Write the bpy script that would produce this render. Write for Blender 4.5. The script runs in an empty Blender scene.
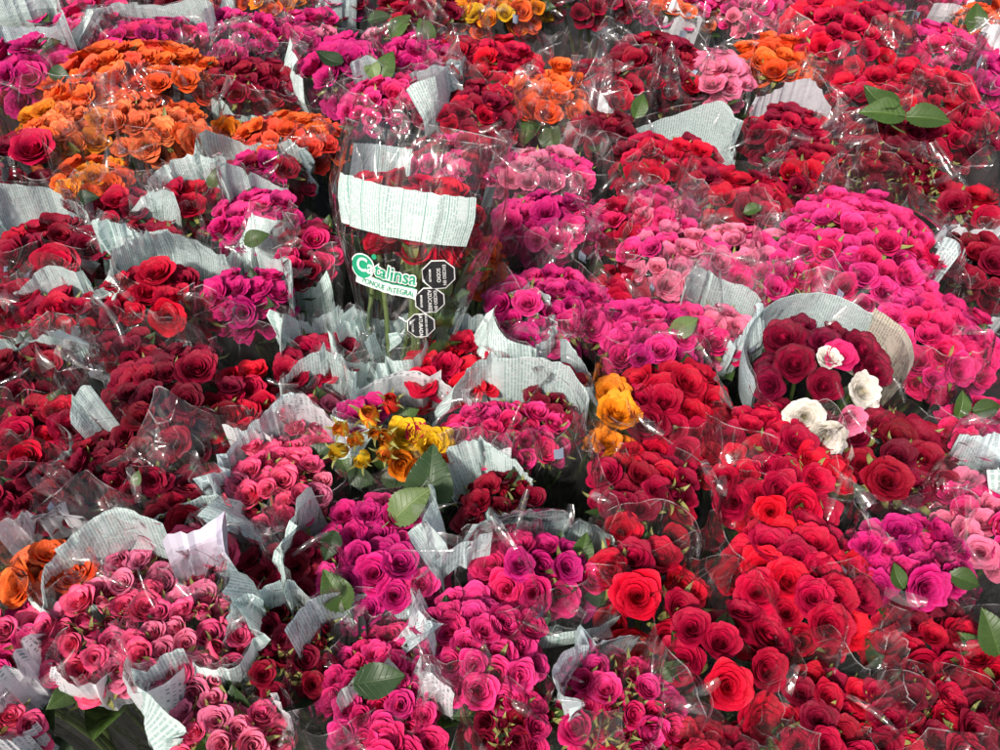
import bpy, math, random
from mathutils import Vector, Matrix, noise as mnoise
R = math.radians
PI = math.pi
scene = bpy.context.scene
col = scene.collection
rnd = random.Random(7)

# ------------------------------------------------------------------ camera
PITCH = R(48); THX = 0.533; THY = 0.40
CAM = Vector((0, 0, 1.27))
FWD = Vector((0, math.cos(PITCH), -math.sin(PITCH)))
UP = Vector((0, math.sin(PITCH), math.cos(PITCH)))
RT = Vector((1, 0, 0))
HEAD = 0.46                                   # usual height of the flower heads
cd = bpy.data.cameras.new("camera"); cam = bpy.data.objects.new("camera", cd); col.objects.link(cam)
cam.location = CAM; cam.rotation_euler = (PI/2 - PITCH, 0, 0)
cd.sensor_width = 36; cd.lens = 18/THX; cd.clip_start = 0.02; cd.clip_end = 500
scene.camera = cam

def at(px, py, z):
    d = FWD + RT*((px-500)/500*THX) - UP*((py-375)/375*THY)
    return CAM + d*((z-CAM.z)/d.z)
def mpp(p):
    return (p-CAM).dot(FWD)*2*THX/1000

# ------------------------------------------------------------------ materials
def newmat(name):
    m = bpy.data.materials.new(name); m.use_nodes = True
    nt = m.node_tree; nt.nodes.clear()
    return m, nt, nt.nodes.new('ShaderNodeOutputMaterial')
class N:
    def __init__(s, nt): s.nt = nt
    def __call__(s, t, **kw):
        n = s.nt.nodes.new(t)
        for k, v in kw.items():
            if k.startswith('i_'):
                key = k[2:]; key = int(key) if key.isdigit() else key.replace('_', ' ')
                if hasattr(v, 'is_output') : s.nt.links.new(v, n.inputs[key])
                else: n.inputs[key].default_value = v
            else: setattr(n, k, v)
        return n
    def math(s, op, a, b=None, c=None):
        n = s.nt.nodes.new('ShaderNodeMath'); n.operation = op
        for i, v in enumerate((a, b, c)):
            if v is None: continue
            if hasattr(v, 'is_output'): s.nt.links.new(v, n.inputs[i])
            else: n.inputs[i].default_value = v
        return n.outputs[0]
    def mix(s, f, a, b, mode='MIX'):
        n = s.nt.nodes.new('ShaderNodeMix'); n.data_type = 'RGBA'; n.blend_type = mode
        for i, v in ((0, f), (6, a), (7, b)):
            if hasattr(v, 'is_output'): s.nt.links.new(v, n.inputs[i])
            else: n.inputs[i].default_value = v
        return n.outputs[2]
    def smooth(s, v, lo, hi, a=0., b=1.):
        n = s.nt.nodes.new('ShaderNodeMapRange'); n.interpolation_type = 'SMOOTHSTEP'
        s.nt.links.new(v, n.inputs[0])
        for i, x in ((1, lo), (2, hi), (3, a), (4, b)): n.inputs[i].default_value = x
        return n.outputs[0]
def c4(c): return (c[0], c[1], c[2], 1)

def petal_mat(name, base, edge, inner=None, var=0.34, trans=0.08):
    m, nt, out = newmat(name); n = N(nt)
    uv = n('ShaderNodeUVMap', uv_map='UVMap').outputs[0]
    sep = n('ShaderNodeSeparateXYZ', i_0=uv)
    t = sep.outputs[1]; f = sep.outputs[0]                   # along petal; inner -> outer petal + across
    e = n.smooth(t, 0.80, 1.0)
    c = n.mix(e, c4(base), c4(edge))  # own two-tone edge; paler edges also paint in light caught on petal rims
    if inner: c = n.mix(n.smooth(n.math('FLOOR', f), 2, 9, 0.85, 0.0), c, c4(inner))
    oi = n('ShaderNodeObjectInfo')
    nz = n('ShaderNodeTexNoise', i_Vector=n('ShaderNodeVectorMath', operation='MULTIPLY', i_0=uv, i_1=(14, 1.6, 1)).outputs[0], i_Scale=3.0, i_Detail=3.0)
    v = n.math('ADD', n.math('MULTIPLY', oi.outputs['Random'], var), n.math('MULTIPLY', nz.outputs[0], 0.45))
    pi_ = n('ShaderNodeTexWhiteNoise', noise_dimensions='2D', i_Vector=n('ShaderNodeCombineXYZ', i_0=n.math('FLOOR', f), i_1=oi.outputs['Random']).outputs[0])
    v = n.math('ADD', v, n.math('MULTIPLY', pi_.outputs[0], 0.34))
    v = n.math('ADD', v, 0.52 - var/2)
    h = n.math('ADD', n.math('MULTIPLY', oi.outputs['Random'], 0.012), 0.492)
    tip = n.math('MULTIPLY', n.smooth(t, 0.90, 1.0), n.smooth(nz.outputs[0], 0.50, 0.66))
    c = n.mix(n.math('MULTIPLY', tip, 0.55), c, c4((base[0]*.38, base[1]*.5, base[2]*.45)))
    hsv = n('ShaderNodeHueSaturation', i_Hue=h, i_Value=v, i_Color=c)
    bump = n('ShaderNodeBump', i_Strength=0.5, i_Distance=0.003, i_Height=nz.outputs[0])
    p = n('ShaderNodeBsdfPrincipled', i_Base_Color=hsv.outputs[0], i_Roughness=0.5, i_Normal=bump.outputs[0])
    p.inputs['Specular IOR Level'].default_value = 0.22
    tr = n('ShaderNodeBsdfTranslucent', i_Color=hsv.outputs[0])
    mx = n('ShaderNodeMixShader', i_0=trans, i_1=p.outputs[0], i_2=tr.outputs[0])
    nt.links.new(mx.outputs[0], out.inputs[0])
    return m
PET = {
 'red':      petal_mat('red_petals', (0.42, 0.0012, 0.020), (0.50, 0.004, 0.034)),
 'bright':   petal_mat('bright_red_petals', (0.60, 0.0018, 0.024), (0.68, 0.006, 0.040)),
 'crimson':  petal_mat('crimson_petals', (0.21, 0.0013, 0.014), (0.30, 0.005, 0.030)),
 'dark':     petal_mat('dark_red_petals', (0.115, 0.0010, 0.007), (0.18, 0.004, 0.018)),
 'magenta':  petal_mat('magenta_petals', (0.52, 0.003, 0.115), (0.66, 0.02, 0.20)),
 'hot':      petal_mat('hot_pink_petals', (0.76, 0.012, 0.15), (0.86, 0.05, 0.25)),
 'cerise':   petal_mat('cerise_petals', (0.66, 0.005, 0.085), (0.78, 0.028, 0.16)),
 'pink':     petal_mat('pink_petals', (0.88, 0.17, 0.30), (0.88, 0.20, 0.34)),
 'rose':     petal_mat('rose_pink_petals', (0.95, 0.175, 0.29), (0.95, 0.06, 0.20)),
 'orange':   petal_mat('orange_petals', (0.90, 0.090, 0.010), (0.93, 0.15, 0.03)),
 'peach':    petal_mat('peach_petals', (0.92, 0.28, 0.10), (0.90, 0.15, 0.05)),
 'amber':    petal_mat('amber_petals', (0.93, 0.32, 0.012), (0.93, 0.25, 0.012)),
 'coral':    petal_mat('coral_petals', (0.86, 0.060, 0.022), (0.90, 0.11, 0.05)),
 'yellow':   petal_mat('yellow_petals', (0.95, 0.60, 0.02), (0.95, 0.54, 0.015)),
 'flame':    petal_mat('yellow_red_petals', (0.95, 0.52, 0.025), (0.92, 0.13, 0.035)),
 'white':    petal_mat('cream_petals', (0.86, 0.80, 0.66), (0.88, 0.80, 0.74), inner=(0.86, 0.76, 0.46), var=0.08),
 'burgundy': petal_mat('burgundy_petals', (0.30, 0.002, 0.036), (0.13, 0.003, 0.018), inner=(0.70, 0.012, 0.10)),
}
def green_mat(name, a, b, rough=0.45):
    m, nt, out = newmat(name); n = N(nt)
    uv = n('ShaderNodeUVMap', uv_map='UVMap').outputs[0]
    sep = n('ShaderNodeSeparateXYZ', i_0=uv)
    across = n.math('ABSOLUTE', n.math('SUBTRACT', sep.outputs[0], 0.5))
    k = n.math('FRACT', n.math('MULTIPLY', n.math('SUBTRACT', sep.outputs[1], n.math('MULTIPLY', across, 0.7)), 8.0))
    vein = n.math('MAXIMUM', n.smooth(n.math('ABSOLUTE', n.math('SUBTRACT', k, 0.5)), 0.0, 0.09, 1, 0), n.smooth(across, 0.008, 0.03, 1, 0))
    nz = n('ShaderNodeTexNoise', i_Vector=uv, i_Scale=9.0, i_Detail=4.0)
    c = n.mix(nz.outputs[0], c4(a), c4(b))
    c = n.mix(n.math('MULTIPLY', vein, 0.4), c, c4((b[0]*1.7, b[1]*1.5, b[2]*1.6)))
    oi = n('ShaderNodeObjectInfo')
    hsv = n('ShaderNodeHueSaturation', i_Value=n.math('ADD', n.math('MULTIPLY', oi.outputs['Random'], 0.5), 0.75), i_Color=c)
    bump = n('ShaderNodeBump', i_Strength=0.5, i_Distance=0.001, i_Height=vein); bump.invert = True
    p = n('ShaderNodeBsdfPrincipled', i_Base_Color=hsv.outputs[0], i_Roughness=rough, i_Normal=bump.outputs[0])
    tr = n('ShaderNodeBsdfTranslucent', i_Color=hsv.outputs[0])
    mx = n('ShaderNodeMixShader', i_0=0.2, i_1=p.outputs[0], i_2=tr.outputs[0])
    nt.links.new(mx.outputs[0], out.inputs[0])
    return m
LEAF = {'green': green_mat('rose_leaf', (0.035, 0.075, 0.014), (0.065, 0.12, 0.024)),
        'dark': green_mat('dark_rose_leaf', (0.020, 0.048, 0.016), (0.038, 0.072, 0.024)),
        'light': green_mat('pale_rose_leaf', (0.10, 0.17, 0.045), (0.16, 0.23, 0.08)),
        'sepal': green_mat('sepal', (0.22, 0.27, 0.06), (0.36, 0.33, 0.12)),
        'stem': green_mat('stem', (0.07, 0.12, 0.03), (0.13, 0.17, 0.05))}

def film_mat(name, haze, bumpk):
    m, nt, out = newmat(name); n = N(nt)
    tc = n('ShaderNodeVectorMath', operation='MULTIPLY', i_0=n('ShaderNodeTexCoord').outputs['Object'], i_1=(1, 1, .40)).outputs[0]
    nz = n('ShaderNodeTexNoise', i_Vector=tc, i_Scale=34.0, i_Detail=1.0, i_Distortion=0.8)
    # short straight crease lines: voronoi cell borders
    vo = n('ShaderNodeTexVoronoi', feature='DISTANCE_TO_EDGE', i_Vector=tc, i_Scale=34.0)
    cre = n.smooth(vo.outputs[0], 0.0, 0.035)
    uvv = n('ShaderNodeSeparateXYZ', i_0=n('ShaderNodeUVMap', uv_map='Rim' if name != 'glint_film' else 'UVMap').outputs[0]).outputs[1]
    lip = n.smooth(uvv, 0.9965, 0.9978)  # whitened rim paints in the light caught by the film's cut edge
    h = n.math('ADD', n.math('MULTIPLY', nz.outputs[0], 1.0), n.math('MULTIPLY', cre, 0.045))
    bump = n('ShaderNodeBump', i_Strength=bumpk, i_Distance=0.016, i_Height=h)
    bf = n('ShaderNodeNewGeometry').outputs['Backfacing']
    fr = n('ShaderNodeFresnel', i_IOR=n.math('SUBTRACT', 1.5, n.math('MULTIPLY', bf, 0.83333)), i_Normal=bump.outputs[0])
    fac = n.math('MINIMUM', n.math('MULTIPLY', fr.outputs[0], 1.35), 0.92)
    gl = n('ShaderNodeBsdfGlossy', i_Color=(1, 1, 1, 1), i_Roughness=0.10, i_Normal=bump.outputs[0])
    trp = n('ShaderNodeBsdfTransparent', i_Color=(0.95, 0.95, 0.955, 1))
    df = n('ShaderNodeBsdfDiffuse', i_Color=(0.75, 0.72, 0.74, 1), i_Normal=bump.outputs[0])
    hz = n.math('MULTIPLY', n.math('SUBTRACT', 1.0, n.math('MULTIPLY', n.math('SUBTRACT', cre, 1.0), n.smooth(nz.outputs[0], 0.45, 0.62, 0.0, 6.0))), n.math('MULTIPLY', n.smooth(nz.outputs[0], 0.3, 0.7, 0.5, 1.6), haze))
    hz = n.math('MULTIPLY', hz, n.smooth(uvv, 0.6, 0.9, 0.25, 1.0))  # shade of the gaps put in by thinning haze low on the bag
    hz = n.math('MAXIMUM', hz, n.math('MULTIPLY', lip, n.smooth(nz.outputs[0], 0.42, 0.62, 0.02, 0.30)))
    a = n('ShaderNodeMixShader', i_0=hz, i_1=trp.outputs[0], i_2=df.outputs[0])
    b = n('ShaderNodeMixShader', i_0=fac, i_1=a.outputs[0], i_2=gl.outputs[0])
    nt.links.new(b.outputs[0], out.inputs[0])
    return m
GLINT_FILM = film_mat('glint_film', 0.10, 0.25)  # film for the added strips that catch sun glints
FILM = [film_mat('clear_film', 0.012, 1.0), film_mat('hazy_film', 0.026, 1.0), film_mat('crisp_film', 0.008, 1.0)]

SUNV = Vector((math.sin(R(210))*math.cos(R(46)), math.cos(R(210))*math.cos(R(46)), math.sin(R(46))))
def print_mat(name, pitch, thr, ink, rule, gap, base=(0.84, 0.97, 0.94), strength=0.46):
    m, nt, out = newmat(name); n = N(nt)
    uv = n('ShaderNodeUVMap', uv_map='UVMap').outputs[0]
    sep = n('ShaderNodeSeparateXYZ', i_0=uv); u, v = sep.outputs[0], sep.outputs[1]
    li = n.math('FLOOR', n.math('DIVIDE', u, pitch)); fr = n.math('FRACT', n.math('DIVIDE', u, pitch))
    line = n.smooth(n.math('ABSOLUTE', n.math('SUBTRACT', fr, 0.5)), 0.2, 0.32, 1, 0)
    vec = n('ShaderNodeCombineXYZ', i_0=n.math('MULTIPLY', li, 7.31), i_1=n.math('MULTIPLY', v, 420.0))
    wn = n('ShaderNodeTexNoise', i_Vector=vec.outputs[0], i_Scale=1.0, i_Detail=1.0)
    word = n.smooth(wn.outputs[0], thr, thr+0.06)
    # blocks of text of differing weight, and blank margins
    bvec = n('ShaderNodeCombineXYZ', i_0=n.math('FLOOR', n.math('DIVIDE', u, pitch*5)), i_1=n.math('FLOOR', n.math('DIVIDE', v, 0.024)))
    wb = n('ShaderNodeTexWhiteNoise', noise_dimensions='2D', i_Vector=bvec.outputs[0])
    blk = n.smooth(wb.outputs[0], gap, gap+0.1, 0.12, 1)
    ink_f = n.math('MULTIPLY', n.math('MULTIPLY', line, word), n.math('MULTIPLY', blk, strength))
    if rule:
        ru = n.math('ABSOLUTE', n.math('SUBTRACT', n.math('FRACT', n.math('DIVIDE', u, rule)), 0.5))
        rv = n.math('ABSOLUTE', n.math('SUBTRACT', n.math('FRACT', n.math('DIVIDE', v, rule*0.55)), 0.5))
        rl = n.math('MAXIMUM', n.smooth(ru, 0.0, 0.04, 0.9, 0), n.smooth(rv, 0.0, 0.03, 0.35, 0))
        ink_f = n.math('MAXIMUM', ink_f, rl)
    c = n.mix(ink_f, c4(base), c4(ink))
    nz = n('ShaderNodeTexNoise', i_Vector=uv, i_Scale=160.0, i_Detail=2.0)
    bump = n('ShaderNodeBump', i_Strength=0.35, i_Distance=0.003, i_Height=nz.outputs[0])
    p = n('ShaderNodeBsdfPrincipled', i_Base_Color=c, i_Roughness=0.32, i_Normal=bump.outputs[0])
    tr = n('ShaderNodeBsdfTranslucent', i_Color=c)
    mx = n('ShaderNodeMixShader', i_0=0.38, i_1=p.outputs[0], i_2=tr.outputs[0])
    nt.links.new(mx.outputs[0], out.inputs[0])
    return m
TEAL = (0.07, 0.30, 0.25)
PRINT = {'dense': print_mat('mint_print', 0.0026, 0.40, TEAL, None, 0.08),
         'table': print_mat('table_print', 0.0024, 0.40, (0.05, 0.33, 0.24), 0.019, 0.03),
         'sparse': print_mat('sparse_print', 0.0050, 0.50, (0.02, 0.12, 0.12), None, 0.4, base=(0.88, 0.88, 0.90), strength=0.7),
         'cream': print_mat('cream_print', 0.0034, 0.40, (0.12, 0.13, 0.09), None, 0.12, base=(0.88, 0.82, 0.66)),
         'grey': print_mat('grey_print', 0.0027, 0.42, (0.06, 0.18, 0.19), None, 0.1, base=(0.80, 0.93, 0.94)),
         'plain': print_mat('plain_white_film', 0.02, 0.70, (0.3, 0.35, 0.35), None, 0.3, base=(0.86, 0.87, 0.90))}
def flat(name, c, rough=0.5, metal=0.0):
    m, nt, out = newmat(name); n = N(nt)
    tc = n('ShaderNodeTexCoord').outputs['Object']
    nz = n('ShaderNodeTexNoise', i_Vector=tc, i_Scale=90.0, i_Detail=3.0)
    cc = n.mix(nz.outputs[0], c4([x*0.85 for x in c]), c4([min(1, x*1.12) for x in c]))
    p = n('ShaderNodeBsdfPrincipled', i_Base_Color=cc, i_Roughness=rough, i_Metallic=metal)
    nt.links.new(p.outputs[0], out.inputs[0])
    return m
M_BLACK = flat('black_ink', (0.02, 0.02, 0.022), 0.4)
M_GREY = flat('blue_grey_ink', (0.26, 0.30, 0.40), 0.4)
M_WHITE = flat('white_ink', (0.80, 0.80, 0.78), 0.4)
M_GREEN = flat('logo_green', (0.012, 0.29, 0.15), 0.4)
M_MINT = flat('banner_white', (0.76, 0.82, 0.78), 0.4)
M_SHEEN = flat('sheen_film', (0.76, 0.74, 0.86), 0.25, 0.25)  # lavender base paints in the iridescent reflection on a film flap
PRINT['painted_sheen'] = M_SHEEN; PRINT['blue'] = flat('blue_ink', (0.02, 0.06, 0.30), 0.35)

# ------------------------------------------------------------------ mesh helpers
def mesh(name, vs, fs, uvs=None, mats=(), smooth=True):
    me = bpy.data.meshes.new(name); me.from_pydata(vs, [], fs)
    if uvs:
        l = me.uv_layers.new(name='UVMap')
        flat_ = []
        for f in fs:
            for i in f: flat_ += uvs[i]
        l.data.foreach_set('uv', flat_)
    for m in mats: me.materials.append(m)
    if smooth: me.polygons.foreach_set('use_smooth', [True]*len(fs))
    me.update()
    return me
def link(name, me, parent=None, mat=None, M=None):
    o = bpy.data.objects.new(name, me); col.objects.link(o)
    if parent: o.parent = parent
    if M is not None: o.matrix_local = M
    if mat:
        o.material_slots[0].link = 'OBJECT'; o.material_slots[0].material = mat
    return o

def add_grid(vs, fs, uvs, pts, uv, nr, nc):
    b = len(vs); vs += pts; uvs += uv
    for i in range(nr-1):
        for j in range(nc-1):
            a = b+i*nc+j
            fs.append((a, a+1, a+nc+1, a+nc))

def make_rose(kind, seed):
    g = random.Random(seed*31+hash_(kind))
    P = dict(open=(46, .40, .18, 6, 20, -6, 25, 58, .115, .18, .026, .30),
             spray=(34, .43, .14, 6, 22, -6, 19, 54, .12, .17, .024, .30),
             ruffled=(64, .37, .16, 6, 24, 0, 33, 52, .085, .135, .034, .28),
             cup=(26, .50, .10, 7, 21, -8, 12, 52, .135, .185, .020, .32),
             bud=(11, .74, .10, 12, 15, -17, -9, 16, .20, .19, .006, .45))[kind]
    n, L0, L1, la0, la1, lb0, lb1, curl, W0, W1, rip, zb = P
    vs, fs, uvs = [], [], []
    nr, nc = 9, 9
    ph0 = g.random()*6.28
    for i in range(n):
        f = i/(n-1)
        phi = ph0 + i*2.39996 + g.uniform(-.25, .25)
        L = (L0+L1*f)*g.uniform(.93, 1.06)
        a0 = la0+la1*f+g.uniform(-4, 4); a1 = lb0+lb1*f**1.25+g.uniform(-7, 7)*(f+.2)
        W = W0+W1*f
        r = .012+.075*f
        z = -zb-.02*f
        p1, p2, tw = g.random()*6.28, g.random()*6.28, g.uniform(-.12, .12)
        lipc = curl*f**.8*g.uniform(.6, 1.5)
        cen, k = [], 22
        rr, zz = r, z
        for s in range(k+1):
            t = s/k
            cen.append((rr, zz))
            ang = R(a0+(a1-a0)*t**1.1 + lipc*max(0, (t-.72)/.28)**1.6*1.6)
            rr += math.sin(ang)*L/k; zz += math.cos(ang)*L/k
        point = g.uniform(.0, .05)*f
        pts, uv = [], []
        for a_ in range(nr):
            t = a_/(nr-1)
            for j in range(nc):
                a = j/(nc-1)*2-1
                tt = t*(1-.26*abs(a)**2.4 + point*(1-abs(a))**2 - point)
                q = min(max(tt, 0), 1)*k; q0 = min(int(q), k-1); w = q-q0
                cr = cen[q0][0]*(1-w)+cen[q0+1][0]*w; cz = cen[q0][1]*(1-w)+cen[q0+1][1]*w
                prof = (.28+.72*min(1, tt*1.5)**.75)*(1-.12*max(0, tt-.8)/.2)
                half = a*W*prof
                al = half/max(cr, .055)
                al = max(-2.2, min(2.2, al))
                spr = .016*al*(1-f*.6)
                ex = rip*t**2.2*(math.sin(a*3.4+p1)+.5*math.sin(a*6.2+p2))*(.35+.65*f)
                rc = cr+spr+ex*.6
                x1, y1 = rc*math.cos(al), rc*math.sin(al)
                x2, y2 = rc-.25*half*half/max(W, .01), half
                b = .55*f
                x, y = x1*(1-b)+x2*b, y1*(1-b)+y2*b
                zz = cz+ex*.7+tw*a*t*.12-(0.03*abs(a)**3*t*f)
                pts.append((x*math.cos(phi)-y*math.sin(phi), x*math.sin(phi)+y*math.cos(phi), zz))
                uv.append((i+.02+.96*(j/(nc-1)), t))
        add_grid(vs, fs, uvs, pts, uv, nr, nc)
    mr = sorted(math.hypot(v[0], v[1]) for v in vs)[int(len(vs)*.993)]
    s = .5/mr if kind != 'bud' else .34/mr
    top = max(v[2] for v in vs)
    vs = [(v[0]*s, v[1]*s, (v[2]-top)*min(s, 1.1)) for v in vs]     # origin: top of the flower
    return mesh('rose_'+kind, vs, fs, uvs, [PET['red']])
def hash_(s): return sum(ord(c)*(i+3) for i, c in enumerate(s))

def make_calyx(seed, up):
    g = random.Random(seed)
    vs, fs, uvs = [], [], []
    zb = -.62 if up else -.42
    # receptacle
    prof = [(.02, zb-.16), (.075, zb-.11), (.10, zb-.04), (.09, zb+.03)]
    pts, uv = [], []
    for r, z in prof:
        for j in range(9):
            a = j/8*2*PI; pts.append((r*math.cos(a), r*math.sin(a), z)); uv.append((j/8, z))
    add_grid(vs, fs, uvs, pts, uv, 4, 9)
    for s in range(5):
        phi = s*2*PI/5+g.uniform(-.2, .2); L = g.uniform(.5, .85) if up else g.uniform(.45, .75)
        rr, zz = (.08 if up else .26), zb; pts, uv = [], []
        a0, a1 = (20, 40) if up else (84, 0)
        a1 += g.uniform(-40, 40); side = g.uniform(-.25, .25)
        for i in range(9):
            t = i/8; w = .085*(1-t)**.8*(.6+.8*min(1, t*4))+.004
            for j in range(3):
                a = j-1
                x, y = rr+.03*abs(a)*0, a*w+side*t*t*.4
                pts.append((x*math.cos(phi)-y*math.sin(phi), x*math.sin(phi)+y*math.cos(phi), zz+.025*abs(a)))
                uv.append((j/2, t))
            ang = R(a0+(a1-a0)*t*t + (70*t**4 if up else 0))
            rr += math.sin(ang)*L/8; zz += math.cos(ang)*L/8
        add_grid(vs, fs, uvs, pts, uv, 9, 3)
    return mesh('calyx', vs, fs, uvs, [LEAF['sepal']])

def make_leaf(seed):
    g = random.Random(seed)
    vs, fs, uvs, pts, uv = [], [], [], [], []
    n, m = 26, 9
    bend = g.choice((-1, 1, 1))*g.uniform(.12, .34); fold = g.uniform(.22, .46); wv = g.random()*6
    for i in range(n):
        t = i/(n-1)
        w = .36*math.sin(PI*t**.85)**.8*(1-.25*t)+.004
        ser = 1+.07*((i*1.0) % 2)*(1 if 1 < i < n-2 else 0)
        for j in range(m):
            a = j/(m-1)*2-1
            ww = w*(ser if abs(a) == 1 else 1)
            y = t-.5-.04*abs(a)*(i % 2 if abs(a) == 1 else 0)
            z = fold*abs(a)*w+bend*(t-.5)**2*2+.012*math.sin(t*11+wv+a*2)*abs(a)
            pts.append((a*ww, y, z)); uv.append((a*w/.72*0.72+.5, t))
    add_grid(vs, fs, uvs, pts, uv, n, m)
    # petiole
    b = len(vs)
    for (y, r) in ((-.5, .012), (-.68, .014)):
        for k in range(4): vs.append((r*math.cos(k*PI/2), y, r*math.sin(k*PI/2)-.01+(.02 if y > -.6 else 0))); uvs.append((.2, .02))
    for k in range(4): fs.append((b+k, b+(k+1) % 4, b+4+(k+1) % 4, b+4+k))
    return mesh('leaf', vs, fs, uvs, [LEAF['green']])

def make_stem(seed):
    g = random.Random(seed); vs, fs, uvs = [], [], []
    pts, uv = [], []
    bx, by = g.uniform(-.02, .02), g.uniform(-.02, .02)
    for i in range(7):
        t = i/6
        for j in range(7):
            a = j/6*2*PI
            r = .0026*(1+.15*math.sin(t*40))
            pts.append((r*math.cos(a)+bx*math.sin(t*PI), r*math.sin(a)+by*math.sin(t*PI), t)); uv.append((j/6, t))
    add_grid(vs, fs, uvs, pts, uv, 7, 7)
    return mesh('stem', vs, fs, uvs, [LEAF['stem']])

ROSE = {k: [make_rose(k, s) for s in range(c)] for k, c in (('open', 7), ('spray', 6), ('ruffled', 5), ('cup', 6), ('bud', 4))}
CALYX = {True: [make_calyx(s, True) for s in range(3)], False: [make_calyx(s+9, False) for s in range(3)]}
LEAVES = [make_leaf(s) for s in range(4)]
STEMS = [make_stem(s) for s in range(4)]

# ------------------------------------------------------------------ the wrapper's surface
class Sleeve:
    """tapering bag of film round the stems, crumpled along straight creases"""
    def __init__(s, g, H, rx, ry, rim, r0=.028, crush=1.0, zb=.02, gape=1.0):
        s.H, s.rx, s.ry, s.rim, s.r0, s.zb, s.gape = H, rx, ry, rim, r0, zb, gape
        s.u0 = g.uniform(0, PI); s.pk = g.uniform(.25, .5)
        s.seam = g.uniform(0, 2*PI)
        s.k = []
        per = PI*(rx+ry)
        for i in range(26):
            a = g.uniform(0, PI) if i % 2 else g.gauss(0, .35)   # many creases run up the bag
            s.k.append((math.cos(a)*per, math.sin(a)*(H+rim), g.random()*math.cos(a)*per+g.uniform(.55, 1.0)*math.sin(a)*(H+rim), g.uniform(.04, .22)*g.choice((-1, 1))))
        s.np = g.randint(7, 12); s.pp = g.random()*6; s.crush = crush
        s.rn = [(g.randint(1, 5), g.random()*6.28, g.uniform(.15, .45)) for _ in range(3)]
        s.close = [(g.uniform(-2.2, 2.2), g.uniform(.2, .75)) for _ in range(3)]
        s.pr = [g.choice((0, 0, .3, 1, g.random()*1.5)) for _ in range(61)]
        s.flat = False; s.pan = []
        s.fin = [(g.uniform(0, 6.28), g.uniform(-.9, .9), g.uniform(.003, .009)*g.choice((1, 1, -1)), g.uniform(.3, .8)) for _ in range(9)]
    def rimz(s, u):
        return s.rimz0(u)+s.bonus(u)
    def bonus(s, u):
        b = 0
        for uc, hw, h in s.pan:
            dd = abs(((u-uc+PI) % (2*PI))-PI); b = max(b, h*max(0, min(1, (hw*1.12-dd)/.12)))
        return b
    def rimz0(s, u):
        if s.flat: return s.rim
        w = 1-s.pk+s.pk*math.cos(2*(u-s.u0))
        for n, p, a in s.rn: w += a*abs((((u*n+p)/PI) % 2)-1)-a*.5
        return s.rim*max(.15, w)
    def pt(s, u, v, off=0.0):
        ux = ((u-s.seam)/(2*PI)) % 1.0
        top = s.H+s.rimz(u)
        z = s.zb+v*(top-s.zb)
        zr = min(1.25, max(0, (z-s.zb)/(s.H-s.zb)))
        e = zr**1.25 if zr < 1 else 1+(zr-1)*(.10*s.gape)
        win = min(1, ux*9, (1-ux)*9)
        d = 0
        for a, b, c, w in s.k: d += w*abs(a*ux+b*(z/(s.H+s.rim))-c)
        d0 = d-s.mean if hasattr(s, 'mean') else d
        d = max(-.014, min(.014, d0*.5))*win*s.crush
        for uf, sl_, hh, v0_ in s.fin:
            dd = abs(((u-uf-sl_*(v-.8)+PI) % (2*PI))-PI)
            if v > v0_: d += hh*max(0, 1-dd/.055)*min(1, (v-v0_)*6)*win*s.crush*2
        pl = .05*(abs(((u*s.np+s.pp)/PI % 2)-1)-.5)*(.35+.65*(1-min(1, zr)))
        fx, fy = s.r0+(s.rx-s.r0)*e, s.r0+(s.ry-s.r0)*e
        for ua, am in s.close:                                  # mouth folds in towards the flowers
            dd = 9 if s.flat else abs(((u-ua+PI) % (2*PI))-PI)
            if v > .9: fx *= 1-am*(v-.9)/.1*max(0, 1-dd/.7); fy *= 1-am*(v-.9)/.1*max(0, 1-dd/.7)
        k = 1+pl
        amp = (.35+.65*min(1, zr))
        return Vector(((fx*k+d*amp+off)*math.sin(u), -(fy*k+d*amp+off)*math.cos(u), z))
    def calibrate(s):
        s.mean = 0
        tot = 0; c = 0
        for i in range(24):
            for v in (.6, .8, 1.0):
                ux = i/24; z = s.zb+v*(s.H+s.rim-s.zb)
                tot += sum(w*abs(a*ux+b*(z/(s.H+s.rim))-c_) for a, b, c_, w in s.k); c += 1
        s.mean = tot/c
    def grid(s, name, u0, u1, v0, v1, nu, nv, mats, off=0.0, topbias=1.5, wav=0.0, rimuv=False, smooth=True, pleat=0.0, jag=None):
        vs, fs, uvs, pts, uv = [], [], [], [], []
        for i in range(nv):
            t = i/(nv-1); v = v0+(v1-v0)*(1-(1-t)**topbias)
            for j in range(nu):
                u = u0+(u1-u0)*j/(nu-1)
                vv = v+wav*math.sin(j*1.7)*t
                if jag:
                    q = j/(nu-1)*(len(jag)-1); q0 = min(int(q), len(jag)-2); vv += (jag[q0]*(1-q+q0)+jag[q0+1]*(q-q0))*t
                pts.append(s.pt(u, vv, off+pleat*s.pr[(j*7+3) % 61]*(.3+.7*t))); uv.append(((u+7)*(s.rx+s.ry)/2, v*(s.H+s.rim)))
        add_grid(vs, fs, uvs, pts, uv, nv, nu)
        me_ = mesh(name, vs, fs, uvs, mats, smooth)
        l = me_.uv_layers.new(name='Rim'); fl = []
        for f in fs:
            for i in f: fl += (0.0, (v0+(v1-v0)*(1-(1-(i//nu)/(nv-1))**topbias)) if rimuv else 0.0)
        l.data.foreach_set('uv', fl)
        return me_

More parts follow.
